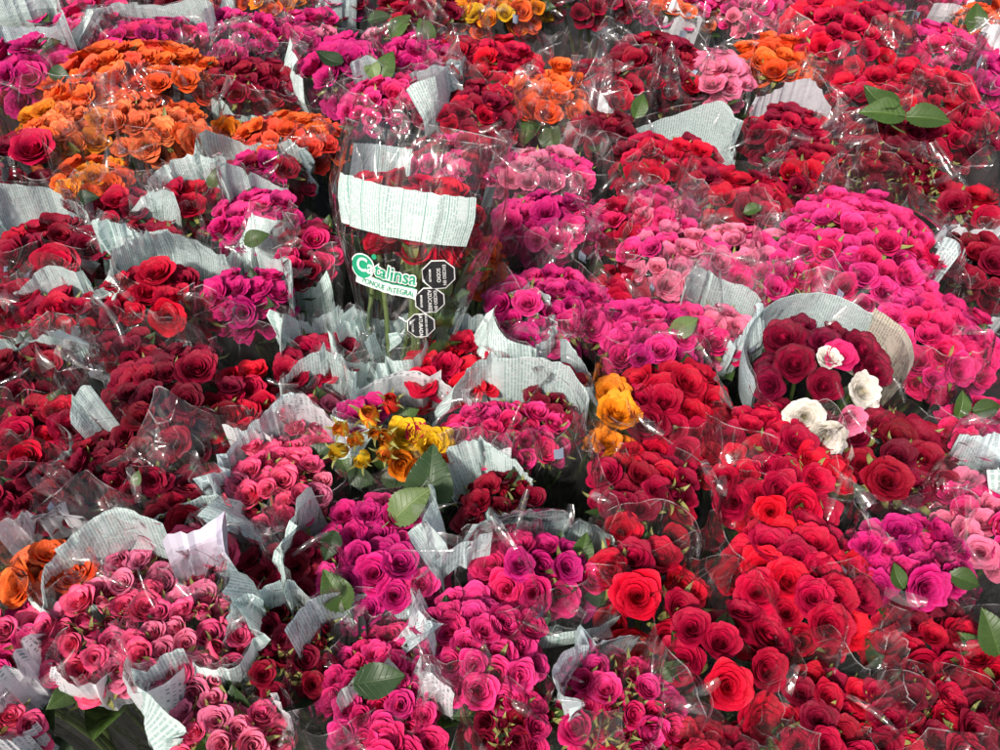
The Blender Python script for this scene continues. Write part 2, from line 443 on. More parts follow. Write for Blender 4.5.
PANELS = {'B': (180, 68, .82, .985, 'dense'), 'b': (180, 46, .82, .985, 'dense'), 'L': (238, 46, .83, .99, 'dense'), 'R': (122, 46, .83, .99, 'dense'),
          'F': (0, 42, .74, .93, 'table'), 'f': (8, 26, .80, .94, 'sparse'), 'U': (180, 105, .83, .985, 'dense'), 'G': (180, 70, .84, .99, 'grey'),
          'l': (290, 30, .82, .98, 'dense'), 'r': (70, 30, .82, .98, 'dense')}

def frame(origin, axis, roll=0.0, right=None):
    z = axis.normalized()
    x = (right or Vector((1, 0, 0))); x = (x-z*x.dot(z)).normalized()
    y = z.cross(x)
    M = Matrix((x, y, z)).transposed().to_4x4(); M.translation = origin
    return M

COUNT = [0]
SIZE = 1.0
def bouquet(px, py, w, h, s, kinds, cols, label, panels='', rim=.054, lean=None, dz=0.0, film=None, extra=(), marks=1, sepal=.15, dome=.36, fill=True, M=None, H=None, rx=None, ry=None, r0=.028, crush=1.0, zb=.02, flatrim=False, ringfill=True, nstem=5, rows=1, ringout=.8, nleaf=0, glints=3, calm=False, group='wrapped rose bouquets crowded together on the ground'):
    COUNT[0] += 1
    if M is None and py < 115: w *= 1.13; h *= 1.13; glints = 6
    g = random.Random(COUNT[0]*977+13)
    M_given = M is not None
    if M is None:
        head = at(px, py, HEAD+dz); sc = mpp(head)
        if lean is None: lean = (g.uniform(-.05, .05), g.uniform(-.05, .02))
        base = Vector((head.x-lean[0], head.y-lean[1], 0.004))
        M = frame(base, head-base); H = (head-base).length
        rx = w*1.14/2*sc; ry = rx*min(1.7, max(.55, (h/w)/.74))
    else:
        head = M @ Vector((0, 0, H)); sc = mpp(head)
    Mi = M.inverted()
    root = bpy.data.objects.new('rose_bouquet', None); col.objects.link(root)
    root.empty_display_size = .03
    root.matrix_world = M
    root['label'] = label; root['category'] = 'bouquet'; root['group'] = group
    dm = s*sc*0.90
    kinds = kinds if isinstance(kinds, (list, tuple)) else [kinds]
    cols = cols if isinstance(cols, (list, tuple)) else [cols]
    dome_h = dome*min(rx, ry)
    placed = []
    def put(x, y, z, nrm, kind, c, d, cal):
        z_ = nrm.normalized()
        x_ = Vector((math.cos(g.random()*6.28), math.sin(g.random()*6.28), .1)); x_ = (x_-z_*x_.dot(z_)).normalized()
        m = Matrix((x_, z_.cross(x_), z_)).transposed().to_4x4(); m.translation = (x, y, z)
        k = d*g.uniform(.95, 1.05)
        m = m @ Matrix.Diagonal((k, k, k*(1.0 if kind == 'bud' else g.uniform(.85, 1.1)), 1))
        o = link('rosebud' if kind == 'bud' else 'rose', g.choice(ROSE[kind]), root, PET[c], m)
        if cal or kind == 'bud':
            cx = link('calyx', g.choice(CALYX[kind == 'bud']), o)
        return o
    fixed = []
    for ex in extra:                                            # flowers that stand where the photograph shows them
        if ex[0] in ROSE:
            kind, ex_px, ex_py, d, c = ex[:5]
            q = Mi @ at(ex_px, ex_py, (M @ Vector((0, 0, H))).z+dome_h*.9)
            rho = min(1.2, math.hypot(q.x/rx, q.y/ry))
            up = (ex[5] if len(ex) > 5 else 0.5)
            nrm = Vector((q.x/rx*up, q.y/ry*up-.25, 1))
            put(q.x, q.y, H+dome_h*(1-rho*rho*.6)+.012+(.032 if kind == 'bud' else 0), nrm, kind, c, d*sc*(1.12 if d < 40 else .90), kind == 'bud')
            fixed.append((q.x, q.y, d*sc))
    if fill:
        # dense packing: golden-angle disc, relaxed
        area = PI*rx*ry; n = max(5, int(area/(dm*dm)*1.8))
        n = min(n, 72)
        ph = g.random()*6.28
        P = []; lim = max(.45, 1-.32*dm/min(rx, ry))
        for i in range(n):
            r = math.sqrt((i+.5)/n)*lim; a = ph+i*2.39996
            P.append([r*math.cos(a)*rx+g.uniform(-.1, .1)*dm, r*math.sin(a)*ry+g.uniform(-.1, .1)*dm])
        for it in range(14):
            for i in range(n):
                for j in range(i):
                    dx, dy = P[i][0]-P[j][0], P[i][1]-P[j][1]; d = math.hypot(dx, dy)+1e-6
                    if d < dm*.74:
                        q = (dm*.74-d)/d*.25
                        P[i][0] += dx*q; P[i][1] += dy*q; P[j][0] -= dx*q; P[j][1] -= dy*q
                rr = math.hypot(P[i][0]/rx, P[i][1]/ry)
                if rr > lim: P[i][0] *= lim/rr; P[i][1] *= lim/rr
        for x, y in P:
            if any(math.hypot(x-a, y-b) < (d+dm)*.36 for a, b, d in fixed): continue
            rho = math.hypot(x/rx, y/ry)
            z = H+dome_h*(1-rho**2.6)+g.uniform(-.26, .18)*dm
            nrm = Vector((x/rx*.55+g.uniform(-.22, .22), y/ry*.55-.12+g.uniform(-.22, .22), 1))
            put(x, y, z, nrm, g.choice(kinds) if g.random() < .8 else g.choice(('cup', 'spray', 'open')), g.choice(cols), dm*g.uniform(.74, 1.12), g.random() < sepal)
        # a lower ring that leans outward behind the rim of the film
        n2 = 0 if not ringfill else max(4, int(PI*(rx+ry)/dm*.85))
        for i in range(n2*rows):
            a = i/n2*2*PI+g.uniform(-.2, .2); row = i//n2
            sh = 1-.24*row
            x, y = sh*max(.3*rx, rx-dm*.42)*math.cos(a), sh*max(.3*ry, ry-dm*.42)*math.sin(a)
            put(x, y, H-dm*(g.uniform(.3, .6)+.7*row), Vector((math.cos(a)*ringout, math.sin(a)*ringout, 1)), g.choice(kinds), g.choice(cols), dm*.95, g.random() < sepal*.6)
    # leaves under the heads, stems down to the foot of the bag
    for i in range(nleaf):                                      # foliage lower down on the stems
        a = g.random()*6.28
        link('leaf', g.choice(LEAVES), root, LEAF[g.choice(('green', 'dark', 'light'))],
             Matrix.Translation((.6*rx*math.cos(a), .45*ry*math.sin(a), H-g.uniform(.06, .17))) @ Matrix.Rotation(a-PI/2, 4, 'Z') @ Matrix.Rotation(g.uniform(.6, 1.5), 4, 'X') @ Matrix.Rotation(g.uniform(-.8, .8), 4, 'Y') @ Matrix.Scale(g.uniform(.035, .06), 4))
    for i in range(g.randint(2, 4)):                            # leaves tucked between the heads
        a = g.random()*6.28; q = g.uniform(.55, .95)
        link('leaf', g.choice(LEAVES), root, LEAF[g.choice(('green', 'dark'))],
             Matrix.Translation((q*rx*math.cos(a), q*ry*math.sin(a), H-.012+g.random()*.014)) @ Matrix.Rotation(a-PI/2+g.uniform(-.8, .8), 4, 'Z') @ Matrix.Rotation(g.uniform(.2, 1.1), 4, 'X') @ Matrix.Rotation(g.uniform(-.7, .7), 4, 'Y') @ Matrix.Scale(g.uniform(.026, .040), 4))
    for i in range(g.randint(2, 4)):
        a = g.random()*6.28
        link('leaf', g.choice(LEAVES), root, LEAF[g.choice(('green', 'dark'))],
             Matrix.Translation((.8*rx*math.cos(a), .8*ry*math.sin(a), H-.045-g.random()*.03)) @ Matrix.Rotation(a-PI/2, 4, 'Z') @ Matrix.Rotation(g.uniform(.5, 1.2), 4, 'X') @ Matrix.Scale(.055, 4))
    for i in range(nstem):
        a = i*1.256+g.random(); q = Vector((.55*rx*math.cos(a), .55*ry*math.sin(a), H-.03)); b = Vector((.012*math.cos(a+1), .012*math.sin(a+1), zb+.002))
        link('stem', g.choice(STEMS), root, None, frame(b, q-b) @ Matrix.Diagonal((1, 1, (q-b).length, 1)))
    for ex in extra:
        if ex[0] == 'leaf':
            _, lx, ly, size, rot, mt = ex[:6]
            q = Mi @ at(lx, ly, (M @ Vector((0, 0, H))).z+dome_h+.004+(ex[6] if len(ex) > 6 else 0))
            D = Mi.to_3x3() @ (RT*math.sin(R(rot))+UP*math.cos(R(rot)))
            Nn = Mi.to_3x3() @ (-FWD*.9+Vector((g.uniform(-.3, .3), 0, .35))); D = D.normalized(); Nn = (Nn-D*Nn.dot(D)).normalized()
            m = Matrix((D.cross(Nn), D, Nn)).transposed().to_4x4(); m.translation = q
            link('leaf', g.choice(LEAVES), root, LEAF[mt], m @ Matrix.Rotation(g.uniform(-.35, .35), 4, 'Y') @ Matrix.Scale(size*.80*sc, 4))
    items = [PANELS[ch] if isinstance(ch, str) else ch for ch in panels]
    sl = Sleeve(g, H, rx+.006, ry+.006, rim, r0, crush, zb); sl.calibrate(); sl.flat = flatrim
    if calm: sl.rn = []; sl.pk = .1; sl.close = []; sl.fin = sl.fin[:2]
    if not flatrim: sl.pan = [(R(i[0]), R(i[1]), g.uniform(.002, .016)) for i in items if i[3] > .96]
    fm = film if film is not None else g.choice((0, 0, 1, 2))
    link('film_wrapper', sl.grid('film_wrapper', sl.seam, sl.seam+2*PI, 0, 1, 110, 28, [FILM[fm]], topbias=1.7, rimuv=True), root)
    # added film strips at the mouth, angled to throw sun glints at the camera
    for i in range(glints):
        a = g.uniform(0, 2*PI); p0 = sl.pt(a, g.uniform(.93, .99))
        Lr = g.uniform(.018, .060)*min(1.4, rx/.06); wd = g.uniform(.003, .013)
        view = (CAM-(M @ p0)).normalized(); hv = (view+SUNV).normalized()+Vector((g.gauss(0, .16), g.gauss(0, .16), g.gauss(0, .16)))
        hv = (Mi.to_3x3() @ hv).normalized()
        T = Vector((g.gauss(0, 1), g.gauss(0, 1), g.gauss(0, .8))); T = (T-hv*T.dot(hv)).normalized(); S = hv.cross(T)
        vs, uvs, fs, pts, uv = [], [], [], [], []
        bow, kink, tw = g.uniform(-.5, .5), g.uniform(-.3, .3), g.uniform(-.6, .6)
        taper = g.choice((0, 0, 1))
        for q in range(9):
            t = q/8-.5
            c0 = p0+T*Lr*t+hv*(bow*Lr*t*t)+S*(kink*Lr*t*t)
            for r in range(4):
                w_ = (r/3-.5)*wd*((.5-t) if taper else (1-1.6*t*t))*(1.6 if taper else 1)
                pts.append(c0+S*w_+hv*(tw*w_*t*2+(.0012 if r in (1, 2) else 0))); uv.append((r/3, .5))
        add_grid(vs, fs, uvs, pts, uv, 9, 4)
        link('glint_strip', mesh('glint_strip', [v+Vector((0, 0, .006)) for v in vs], fs, uvs, [GLINT_FILM]), root)
    for (ac, hw, v0, v1, st) in items:
        u0, u1 = R(ac-hw), R(ac+hw)
        link('printed_panel', sl.grid('printed_panel', u0, u1, v0, v1, max(9, int(hw*.26)*2+1) if not M_given else 40, 7, [PRINT[st]], off=.0016, topbias=1.0, wav=.0012, smooth=M_given, pleat=0 if M_given or calm else g.uniform(.001, .0032), jag=None if M_given or calm else [g.uniform(-.045, .02) for _ in range(g.choice((2, 3, 3, 4)))]), root)
    for i in range(marks):
        a = g.uniform(-1.6, 1.6) + (PI if g.random() < .3 else 0); v = g.uniform(.86, .95); du = .0045/max(.02, (rx+ry)/2)
        link('print_mark', sl.grid('print_mark', a-du, a+du, v, v+.034, 3, 4, [g.choice((M_BLACK, M_GREY, M_GREY))], off=.003, topbias=1), root)
    return root, sl, M

#==TABLE==
O, S, RF, CU, BD = 'open', 'spray', 'ruffled', 'cup', 'bud'
B = bouquet
# ---- far rows
B(25, -8, 80, 50, 24, S, 'magenta', 'magenta bouquet at the far corner behind a big tilted white printed sheet', [(0, 60, .80, .99, 'dense')], rim=.05)
B(110, -12, 75, 50, 24, S, ['pink', 'hot'], 'pink bouquet cut by the frame top, beyond the magenta one with a white band', 'F')
B(192, -2, 62, 44, 24, O, 'crimson', 'crimson bouquet at the frame top between white paper and orange roses', 'r')
B(268, -4, 62, 44, 22, RF, ['orange', 'amber'], 'small orange bouquet at the far edge, beyond hot pink roses')
B(338, -10, 56, 40, 24, S, ['crimson', 'magenta'], 'crimson bouquet with hanging white card, beyond the big magenta rose with dark leaf', [(0, 38, .74, .99, 'grey')], rim=.05)
B(420, 8, 70, 46, 24, S, ['crimson', 'red'], 'leafy bouquet at the far edge showing more green stems than roses', sepal=.8, extra=[('leaf', 400, 25, 36, 40, 'green'), ('leaf', 425, 30, 34, -30, 'green'), ('leaf', 380, 18, 30, 80, 'dark')])
B(500, 4, 86, 40, 26, [CU, O], ['amber', 'yellow', 'orange'], 'amber and yellow bouquet at the far edge above red roses in tall film')
B(590, -4, 76, 40, 24, O, ['crimson', 'red'], 'crimson bouquet at the far edge behind tall glinting film', film=1, rim=.07)
B(680, 0, 76, 40, 24, [O, CU], ['orange', 'peach', 'hot'], 'orange and pink bouquet at the far edge in stripy white film', [(0, 24, .8, .98, 'plain')], film=1, rim=.06)
B(760, 8, 66, 48, 22, S, ['pink', 'hot'], 'pale pink bouquet at the far edge between orange and bright red roses', film=1)
B(925, -8, 76, 44, 24, S, ['hot', 'cerise'], 'hot pink bouquet at the far edge with a white card above it', [(20, 30, .8, .98, 'plain')])
B(990, 28, 52, 64, 24, RF, 'orange', 'orange bouquet at the far corner with one large green leaf', extra=[('leaf', 976, 18, 40, 5, 'green')], panels=[(330, 26, .84, .99, 'plain')])
B(30, 68, 84, 56, 40, [RF, O], 'magenta', 'magenta bouquet of big blooms below the tilted white printed sheet', [(180, 60, .86, 1.0, 'grey')], extra=[('leaf', 48, 46, 34, 60, 'dark'), ('leaf', 60, 75, 30, 120, 'dark')], dz=-.01)
B(98, 22, 64, 44, 24, [S, CU], ['cerise', 'hot'], 'small cerise bouquet with a folded white sheet in front', 'F')
B(142, 42, 100, 48, 25, S, ['magenta', 'cerise'], 'magenta spray bouquet ringed with white paper, behind the large orange roses', 'U')
B(240, 36, 82, 54, 25, RF, ['hot', 'magenta'], 'ruffled hot pink bouquet, just nearer than the small orange one')
B(252, 82, 84, 46, 26, O, 'crimson', 'crimson bouquet in glinting film beside the large orange roses', 'F', film=2, rim=.03)
B(308, 30, 48, 44, 24, O, ['hot', 'magenta', 'pink'], 'small hot pink bouquet squeezed between a white card and orange roses')
B(345, 68, 72, 60, 40, RF, 'magenta', 'bouquet of one huge ruffled magenta rose with a dark leaf at its side', extra=[(RF, 356, 62, 46, 'magenta', .2), ('leaf', 329, 60, 36, -65, 'dark')], panels='l')
B(412, 62, 74, 52, 26, [S, CU], ['hot', 'magenta'], 'hot pink bouquet with long green leaves among its roses', 'r', extra=[('leaf', 386, 66, 42, 20, 'green'), ('leaf', 372, 66, 30, -15, 'light'), (CU, 368, 30, 24, 'pink')])
B(384, 102, 82, 46, 23, S, ['hot', 'cerise'], 'dense hot pink spray bouquet right behind the tall branded bag', [(150, 70, .86, 1.0, 'grey'), 'r'])
B(462, 60, 56, 62, 24, O, ['red', 'crimson'], 'red bouquet dim behind tall streaky film near the far orange roses', film=1, rim=.07)
B(502, 66, 66, 60, 26, O, ['red', 'bright'], 'upright red bouquet in tall film beside the bouquet of six orange roses', film=1, rim=.06)
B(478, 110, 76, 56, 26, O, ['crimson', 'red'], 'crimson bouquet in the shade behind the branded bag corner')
B(553, 96, 72, 58, 31, [CU, O], 'orange', 'bright orange bouquet alone among reds, with broad green leaves underneath', extra=[('leaf', 528, 130, 42, 200, 'green', -.05), ('leaf', 552, 140, 46, 170, 'green', -.06), ('leaf', 574, 128, 40, 140, 'green', -.05), (CU, 562, 68, 22, 'orange', .3)], rim=.07, film=1)
B(606, 84, 58, 60, 30, O, ['crimson', 'red'], 'crimson bouquet of large roses just beside the bright orange one', 'f', rim=.06, film=1)
B(662, 66, 88, 60, 26, [O, CU], ['red', 'dark', 'crimson'], 'mixed dark and bright red bouquet in front of tall white striped film', rim=.06, film=1, sepal=.4, extra=[('leaf', 640, 105, 30, 20, 'green')])
B(720, 74, 48, 56, 30, O, 'pink', 'narrow bouquet of pale pink roses beside the orange bouquet with black marks', film=1, rim=.04)
B(783, 60, 84, 46, 28, CU, 'orange', 'orange bouquet with black print marks on its film, beside pale pink roses', rim=.03, marks=2)
B(846, 34, 104, 76, 27, O, ['bright', 'red'], 'tall heap of bright red roses beside the orange bouquet with black marks', dz=.02)
B(938, 48, 88, 44, 28, RF, ['hot', 'cerise'], 'hot pink ruffled bouquet beside the tall heap of bright red roses', film=1)
B(992, 74, 42, 40, 30, O, 'magenta', 'purple magenta bouquet cut off by the frame edge beside hot pink roses')
# ---- orange family
B(128, 78, 154, 66, 34, RF, ['orange', 'orange', 'coral'], 'largest orange bouquet, full of big ruffled roses', dz=.012, film=2)
B(66, 128, 90, 70, 29, RF, ['orange', 'amber', 'peach'], 'orange and amber bouquet beside the dark red one with an open rose', film=1)
B(150, 126, 108, 62, 33, RF, ['peach', 'peach', 'orange'], 'peach orange bouquet under shiny film, in front of the largest orange one', film=2, extra=[(RF, 200, 133, 36, 'peach', .6), (RF, 230, 124, 34, 'amber', .8)])
B(286, 138, 120, 46, 27, RF, ['coral', 'coral', 'orange'], 'wide coral orange bouquet beside the tall branded bag')
B(92, 180, 76, 42, 27, RF, ['orange', 'amber'], 'small orange bouquet with a dark leaf, nearest of the orange cluster', extra=[('leaf', 86, 198, 30, 80, 'dark')])
B(28, 158, 78, 66, 34, [O, RF], ['crimson', 'dark'], 'dark red bouquet holding one wide open brighter red rose', extra=[(O, 34, 152, 46, 'bright', .3)])
# ---- middle left
B(190, 203, 60, 36, 34, O, 'red', 'small bouquet of two red roses in crumpled mint paper', [(180, 90, .84, 1.0, 'dense'), (20, 26, .62, .90, 'dense')])
B(118, 208, 66, 40, 32, O, ['crimson', 'red'], 'red bouquet in clear film just below the nearest orange roses', marks=2)
B(262, 175, 92, 40, 30, O, ['crimson', 'magenta'], 'crimson bouquet with curled white paper, in front of the coral orange roses', 'B')
B(255, 218, 86, 60, 33, RF, ['magenta', 'hot'], 'hot magenta bouquet in a mint printed collar with a green leaf in front', [(0, 75, .82, .96, 'dense'), 'b'], extra=[('leaf', 256, 238, 32, 70, 'green'), ('leaf', 216, 178, 30, 20, 'green')])
B(308, 248, 58, 62, 28, [S, O], ['crimson', 'cerise'], 'narrow crimson bouquet pressed against the branded bag', 'F', film=1)
B(50, 248, 108, 58, 40, [O, RF], ['red', 'crimson'], 'red bouquet backed by a wide curved white printed collar', 'U', rim=.045, extra=[(O, 55, 262, 46, 'red', .4)])
B(248, 296, 84, 52, 36, RF, 'magenta', 'purple magenta bouquet with no pink ones near, below the mint printed collar', 'R')
B(140, 240, 70, 40, 30, O, 'crimson', 'crumpled mint printed wrapper with hardly any roses showing', [(0, 80, .80, .99, 'dense'), 'b'], rim=.05)
B(160, 304, 112, 70, 38, O, ['red', 'red', 'crimson'], 'red bouquet with a large glinting film fold across its front', 'U', film=2, extra=[(O, 168, 318, 40, 'bright', .9)], rim=.04)
B(8, 306, 60, 44, 38, O, ['bright', 'red'], 'bright red bouquet cut by the frame edge, below the wide curved collar', 'F')
B(72, 316, 80, 44, 34, O, ['red', 'crimson'], 'dim red bouquet behind mint and white paper strips', 'BF', film=1)
B(128, 352, 70, 34, 28, O, 'crimson', 'crimson bouquet hidden by a slanting plain white card', [(0, 50, .84, .99, 'plain'), (60, 40, .8, .96, 'dense')])
B(30, 372, 96, 50, 34, O, ['dark', 'crimson'], 'dark red bouquet with yellowish sepals at the frame edge', 'B', sepal=.6)
B(34, 436, 84, 66, 38, [O, CU], ['red', 'crimson', 'bright'], 'red bouquet with open buds under smooth film at the frame edge', 'r', sepal=.5, film=0)
B(170, 402, 128, 96, 34, O, ['dark', 'dark', 'crimson'], 'largest dark red bouquet, packed and velvety, beside the bright red one', dz=.01, sepal=.4, extra=[(O, 200, 372, 48, 'crimson', .3)])
B(116, 472, 112, 66, 33, [O, S], ['dark', 'crimson'], 'near black red bouquet below the small folded mint flag', [(200, 20, .84, 1.06, 'dense')], sepal=.5, extra=[('leaf', 137, 478, 20, 10, 'light')])
B(40, 498, 100, 60, 34, O, ['dark', 'crimson'], 'dark red bouquet against the frame edge behind the pale orange roses', sepal=.3, film=1)
B(190, 504, 84, 56, 40, O, ['crimson', 'dark'], 'crimson bouquet in smooth dark film behind the rose pink ones', film=0)
B(252, 404, 92, 70, 38, O, ['red', 'bright'], 'bright red bouquet in clear film with white paper at its foot', 'f', film=0, extra=[(O, 292, 372, 42, 'red', .4)])
B(318, 360, 72, 54, 36, O, ['red', 'crimson'], 'red bouquet framed by tall mint printed sheets below the branded bag', 'U', rim=.05)
B(318, 424, 56, 54, 32, [CU, BD], ['rose', 'pink'], 'small pale pink bouquet behind the yellow and red buds', [(180, 80, .84, 1.0, 'dense')])
B(275, 486, 100, 92, 30, [CU, CU, BD], ['rose', 'rose', 'pink'], 'light pink rosebud bouquet in a smooth pale film collar', [(235, 70, .86, 1.0, 'grey'), (150, 40, .86, 1.02, 'sparse')], sepal=.15, film=2)
B(285, 572, 92, 62, 36, O, ['crimson', 'dark'], 'dark crimson bouquet between light pink rosebuds and magenta roses', film=0, marks=2, sepal=.3)
# ---- below the branded bag
B(372, 352, 70, 36, 28, O, 'crimson', 'crumpled mint wrapper at the foot of the branded bag', [(0, 100, .86, 1.0, 'dense'), 'B'], rim=.04, fill=False)
B(455, 370, 106, 56, 38, [RF, O], ['red', 'bright'], 'wide red bouquet in mint paper directly below the black warning seals', 'B', film=0, rim=.034)
B(505, 332, 60, 36, 28, S, 'hot', 'empty looking crumple of mint printed paper beside the black seals', [(0, 90, .84, 1.0, 'dense'), 'B'], rim=.04, fill=False)
B(505, 436, 122, 56, 30, [CU, S], ['cerise', 'hot'], 'cerise bouquet half covered by white paper, beside the yellow buds', [(180, 80, .84, 1.0, 'dense'), (325, 40, .80, .95, 'sparse')], sepal=.4)
B(556, 402, 62, 70, 30, [BD, O], ['crimson', 'dark'], 'dark red rosebuds in glossy film beside the amber roses', 'R', film=1, sepal=.7)
B(394, 436, 116, 62, 30, BD, ['flame', 'yellow'], 'yellow and red rosebud bouquet with one magenta bloom', [(190, 72, .84, 1.0, 'sparse'), (290, 40, .84, 1.0, 'dense')], fill=False, rim=.03, extra=[
  (BD, 338, 450, 24, 'flame', .5), (BD, 354, 462, 22, 'flame', .9), (BD, 333, 474, 24, 'yellow', .9), (BD, 368, 438, 30, 'flame', .3), (BD, 391, 425, 28, 'coral', .3), (BD, 374, 456, 22, 'flame', .6),
  (RF, 405, 440, 36, 'yellow', .4), (RF, 434, 446, 38, 'yellow', .4), (CU, 416, 438, 20, 'bright', .4), (CU, 402, 466, 26, 'amber', .8), (RF, 375, 412, 40, 'magenta', .2), (RF, 352, 422, 36, 'magenta', .4), (BD, 384, 460, 26, 'flame', .7), (CU, 446, 462, 24, 'coral', .8), (BD, 384, 474, 24, 'flame', 1.0), (BD, 360, 482, 22, 'yellow', 1.0), (CU, 420, 470, 26, 'amber', .8),
  ('leaf', 430, 480, 84, 5, 'dark', .012), ('leaf', 410, 504, 60, 50, 'light', .018), ('leaf', 406, 416, 36, 60, 'green'), ('leaf', 362, 478, 38, 110, 'dark', -.03), ('leaf', 380, 458, 34, -30, 'green', -.04), ('leaf', 345, 468, 34, 160, 'green', -.04), ('leaf', 395, 480, 34, 100, 'dark', -.03)])
B(497, 504, 84, 54, 32, [O, BD], ['dark', 'crimson'], 'dark red bouquet with one green tipped bud under a printed sheet', [(180, 75, .80, 1.0, 'dense')], rim=.05, sepal=.6)
B(378, 556, 132, 104, 42, [O, RF], ['magenta', 'hot', 'magenta'], 'large magenta bouquet below the yellow buds and green leaves', [(265, 34, .84, 1.02, 'dense'), (95, 34, .84, 1.0, 'dense'), (25, 18, .74, .97, 'sparse')], extra=[('leaf', 335, 590, 56, -30, 'green'), ('leaf', 330, 545, 40, 200, 'dark', -.01)], sepal=.3, marks=2)
B(540, 572, 138, 56, 46, O, ['magenta', 'cerise'], 'wide deep magenta bouquet between two large white printed sheets', [(180, 62, .76, 1.0, 'table'), (24, 44, .78, .94, 'table')], rim=.06, dz=.01)
B(480, 648, 124, 96, 38, [O, S], ['hot', 'hot', 'cerise'], 'hot pink bouquet of neat round roses, in front of deep magenta ones', [(315, 22, .80, .97, 'sparse'), (225, 50, .88, .99, 'grey')], sepal=.2, dz=.01)
B(512, 718, 84, 60, 30, [S, BD], ['cerise', 'crimson'], 'cerise bud bouquet covered by crumpled glinting film', 'f', film=2, sepal=.5)
B(382, 690, 106, 104, 34, [S, CU], ['cerise', 'hot'], 'cerise spray bouquet with one flat dark round leaf on top', [(180, 75, .88, 1.0, 'grey')], extra=[('leaf', 381, 680, 64, 80, 'dark', .018)], sepal=.3)
B(392, 756, 110, 60, 44, O, ['magenta', 'cerise'], 'magenta bouquet cut by the frame bottom below the flat round leaf', [(200, 26, .84, 1.0, 'dense')])
B(290, 652, 92, 76, 34, [O, BD], ['dark', 'crimson', 'crimson'], 'dark red bouquet with small buds, wrapped in torn mint paper', [(190, 70, .84, 1.03, 'dense'), (250, 40, .8, 1.0, 'dense')], rim=.05, sepal=.8, film=1)
# ---- front left
B(46, 578, 90, 48, 50, O, ['orange', 'peach'], 'pale orange bouquet, the only orange one among the near bouquets', [(0, 70, .84, .95, 'table'), (180, 50, .86, .98, 'plain')], film=2, rim=.05)
B(172, 560, 128, 56, 38, [CU, BD], ['rose', 'pink'], 'rose pink bouquet with a silvery film flap and two tall pale blooms', [(180, 75, .84, 1.0, 'dense')], rim=.05, sepal=.6, extra=[(CU, 188, 546, 36, 'rose', .2), (CU, 222, 556, 36, 'rose', .3)])
B(104, 632, 122, 92, 35, [CU, CU, BD], ['rose', 'rose', 'pink'], 'rose pink bouquet in white paper with sparse green writing below it', [(5, 55, .85, .968, 'sparse'), (245, 40, .84, 1.0, 'grey'), (180, 40, .86, 1.0, 'dense')], sepal=.2, dz=.01)
B(192, 644, 108, 88, 37, [CU, CU, BD], ['rose', 'rose', 'pink'], 'rose pink bouquet wrapped in folded white strips of print', [(330, 36, .85, .975, 'sparse'), (90, 70, .86, 1.0, 'dense'), (45, 18, .76, .94, 'dense'), (180, 26, .84, 1.05, 'painted_sheen')], rim=.055, sepal=.5, dz=.012)
B(226, 734, 118, 66, 40, [BD, CU], ['rose', 'pink'], 'rose pink bud bouquet at the frame bottom beside a leaning printed slip', [(110, 30, .84, 1.03, 'sparse'), (250, 40, .86, 1.0, 'dense')], sepal=.8)
B(6, 642, 60, 88, 38, [CU, O], ['rose', 'hot'], 'rose pink bouquet cut by the frame edge above sheets of slanted writing', [(40, 60, .80, 1.0, 'sparse')], sepal=.4, rim=.07)
B(6, 738, 70, 50, 40, CU, 'rose', 'white wrapper with slanted writing at the near corner', [(20, 85, .76, 1.0, 'sparse')], rim=.085)
# ---- middle right
B(540, 172, 104, 50, 28, RF, ['hot', 'pink'], 'hot pink bouquet under hazy film just behind the branded bag edge', film=1)
B(552, 224, 108, 60, 32, RF, ['hot', 'magenta'], 'magenta pink bouquet veiled by crumpled hazy film beside the branded bag', film=1)
B(486, 262, 40, 50, 28, RF, 'orange', 'sliver of an orange bouquet behind the lower edge of the branded bag')
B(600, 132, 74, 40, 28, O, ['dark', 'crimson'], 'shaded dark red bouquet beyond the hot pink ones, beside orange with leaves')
B(668, 162, 110, 52, 30, O, ['red', 'crimson', 'bright'], 'red bouquet before a white printed band, beyond veiled pink roses', [(150, 60, .80, 1.0, 'dense')], rim=.045)
B(738, 200, 116, 60, 34, O, ['red', 'bright', 'crimson'], 'red bouquet with one small green leaf lying on its roses', extra=[('leaf', 754, 209, 24, 70, 'green')], sepal=.3)
B(790, 132, 84, 50, 30, O, ['red', 'crimson'], 'red bouquet with glinting film in front of the orange one with black marks', [(170, 50, .84, 1.0, 'plain')], film=2)
B(812, 172, 90, 52, 28, [O, CU], ['red', 'crimson'], 'red bouquet sprinkled with pale sepals, nearer than the leaf sprig', sepal=.8)
B(902, 92, 128, 50, 29, O, ['bright', 'bright', 'red'], 'wide bright red bouquet just beyond the three leaf sprig')
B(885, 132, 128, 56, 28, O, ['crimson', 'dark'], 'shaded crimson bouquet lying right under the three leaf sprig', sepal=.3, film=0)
B(950, 130, 90, 56, 28, [O, S], ['crimson', 'red'], 'red bouquet at the frame edge beside the three leaf sprig', sepal=.5)
B(893, 180, 124, 56, 25, [S, BD], ['dark', 'crimson'], 'dark red bud bouquet bristling with green sepals', sepal=1.0, film=1)
B(620, 222, 72, 48, 30, RF, ['cerise', 'red'], 'cerise red bouquet under film with a golden glint', film=2)
B(662, 214, 66, 46, 30, RF, ['hot', 'pink'], 'hot pink bouquet uncovered just nearer than the red with white band')
B(675, 258, 100, 66, 32, [RF, S], ['pink', 'hot'], 'light pink bouquet under smooth hazy film left of the tall hot pink heap', film=1)
B(742, 254, 88, 60, 30, [RF, S], ['pink', 'hot'], 'light pink bouquet touching the tall hot pink heap', film=1, panels=[(318, 14, .82, .90, 'blue')])
B(862, 250, 142, 116, 33, [O, S, CU], ['hot', 'hot', 'cerise'], 'tallest heap of hot pink roses in clear film', dz=.015, sepal=.25, film=0)
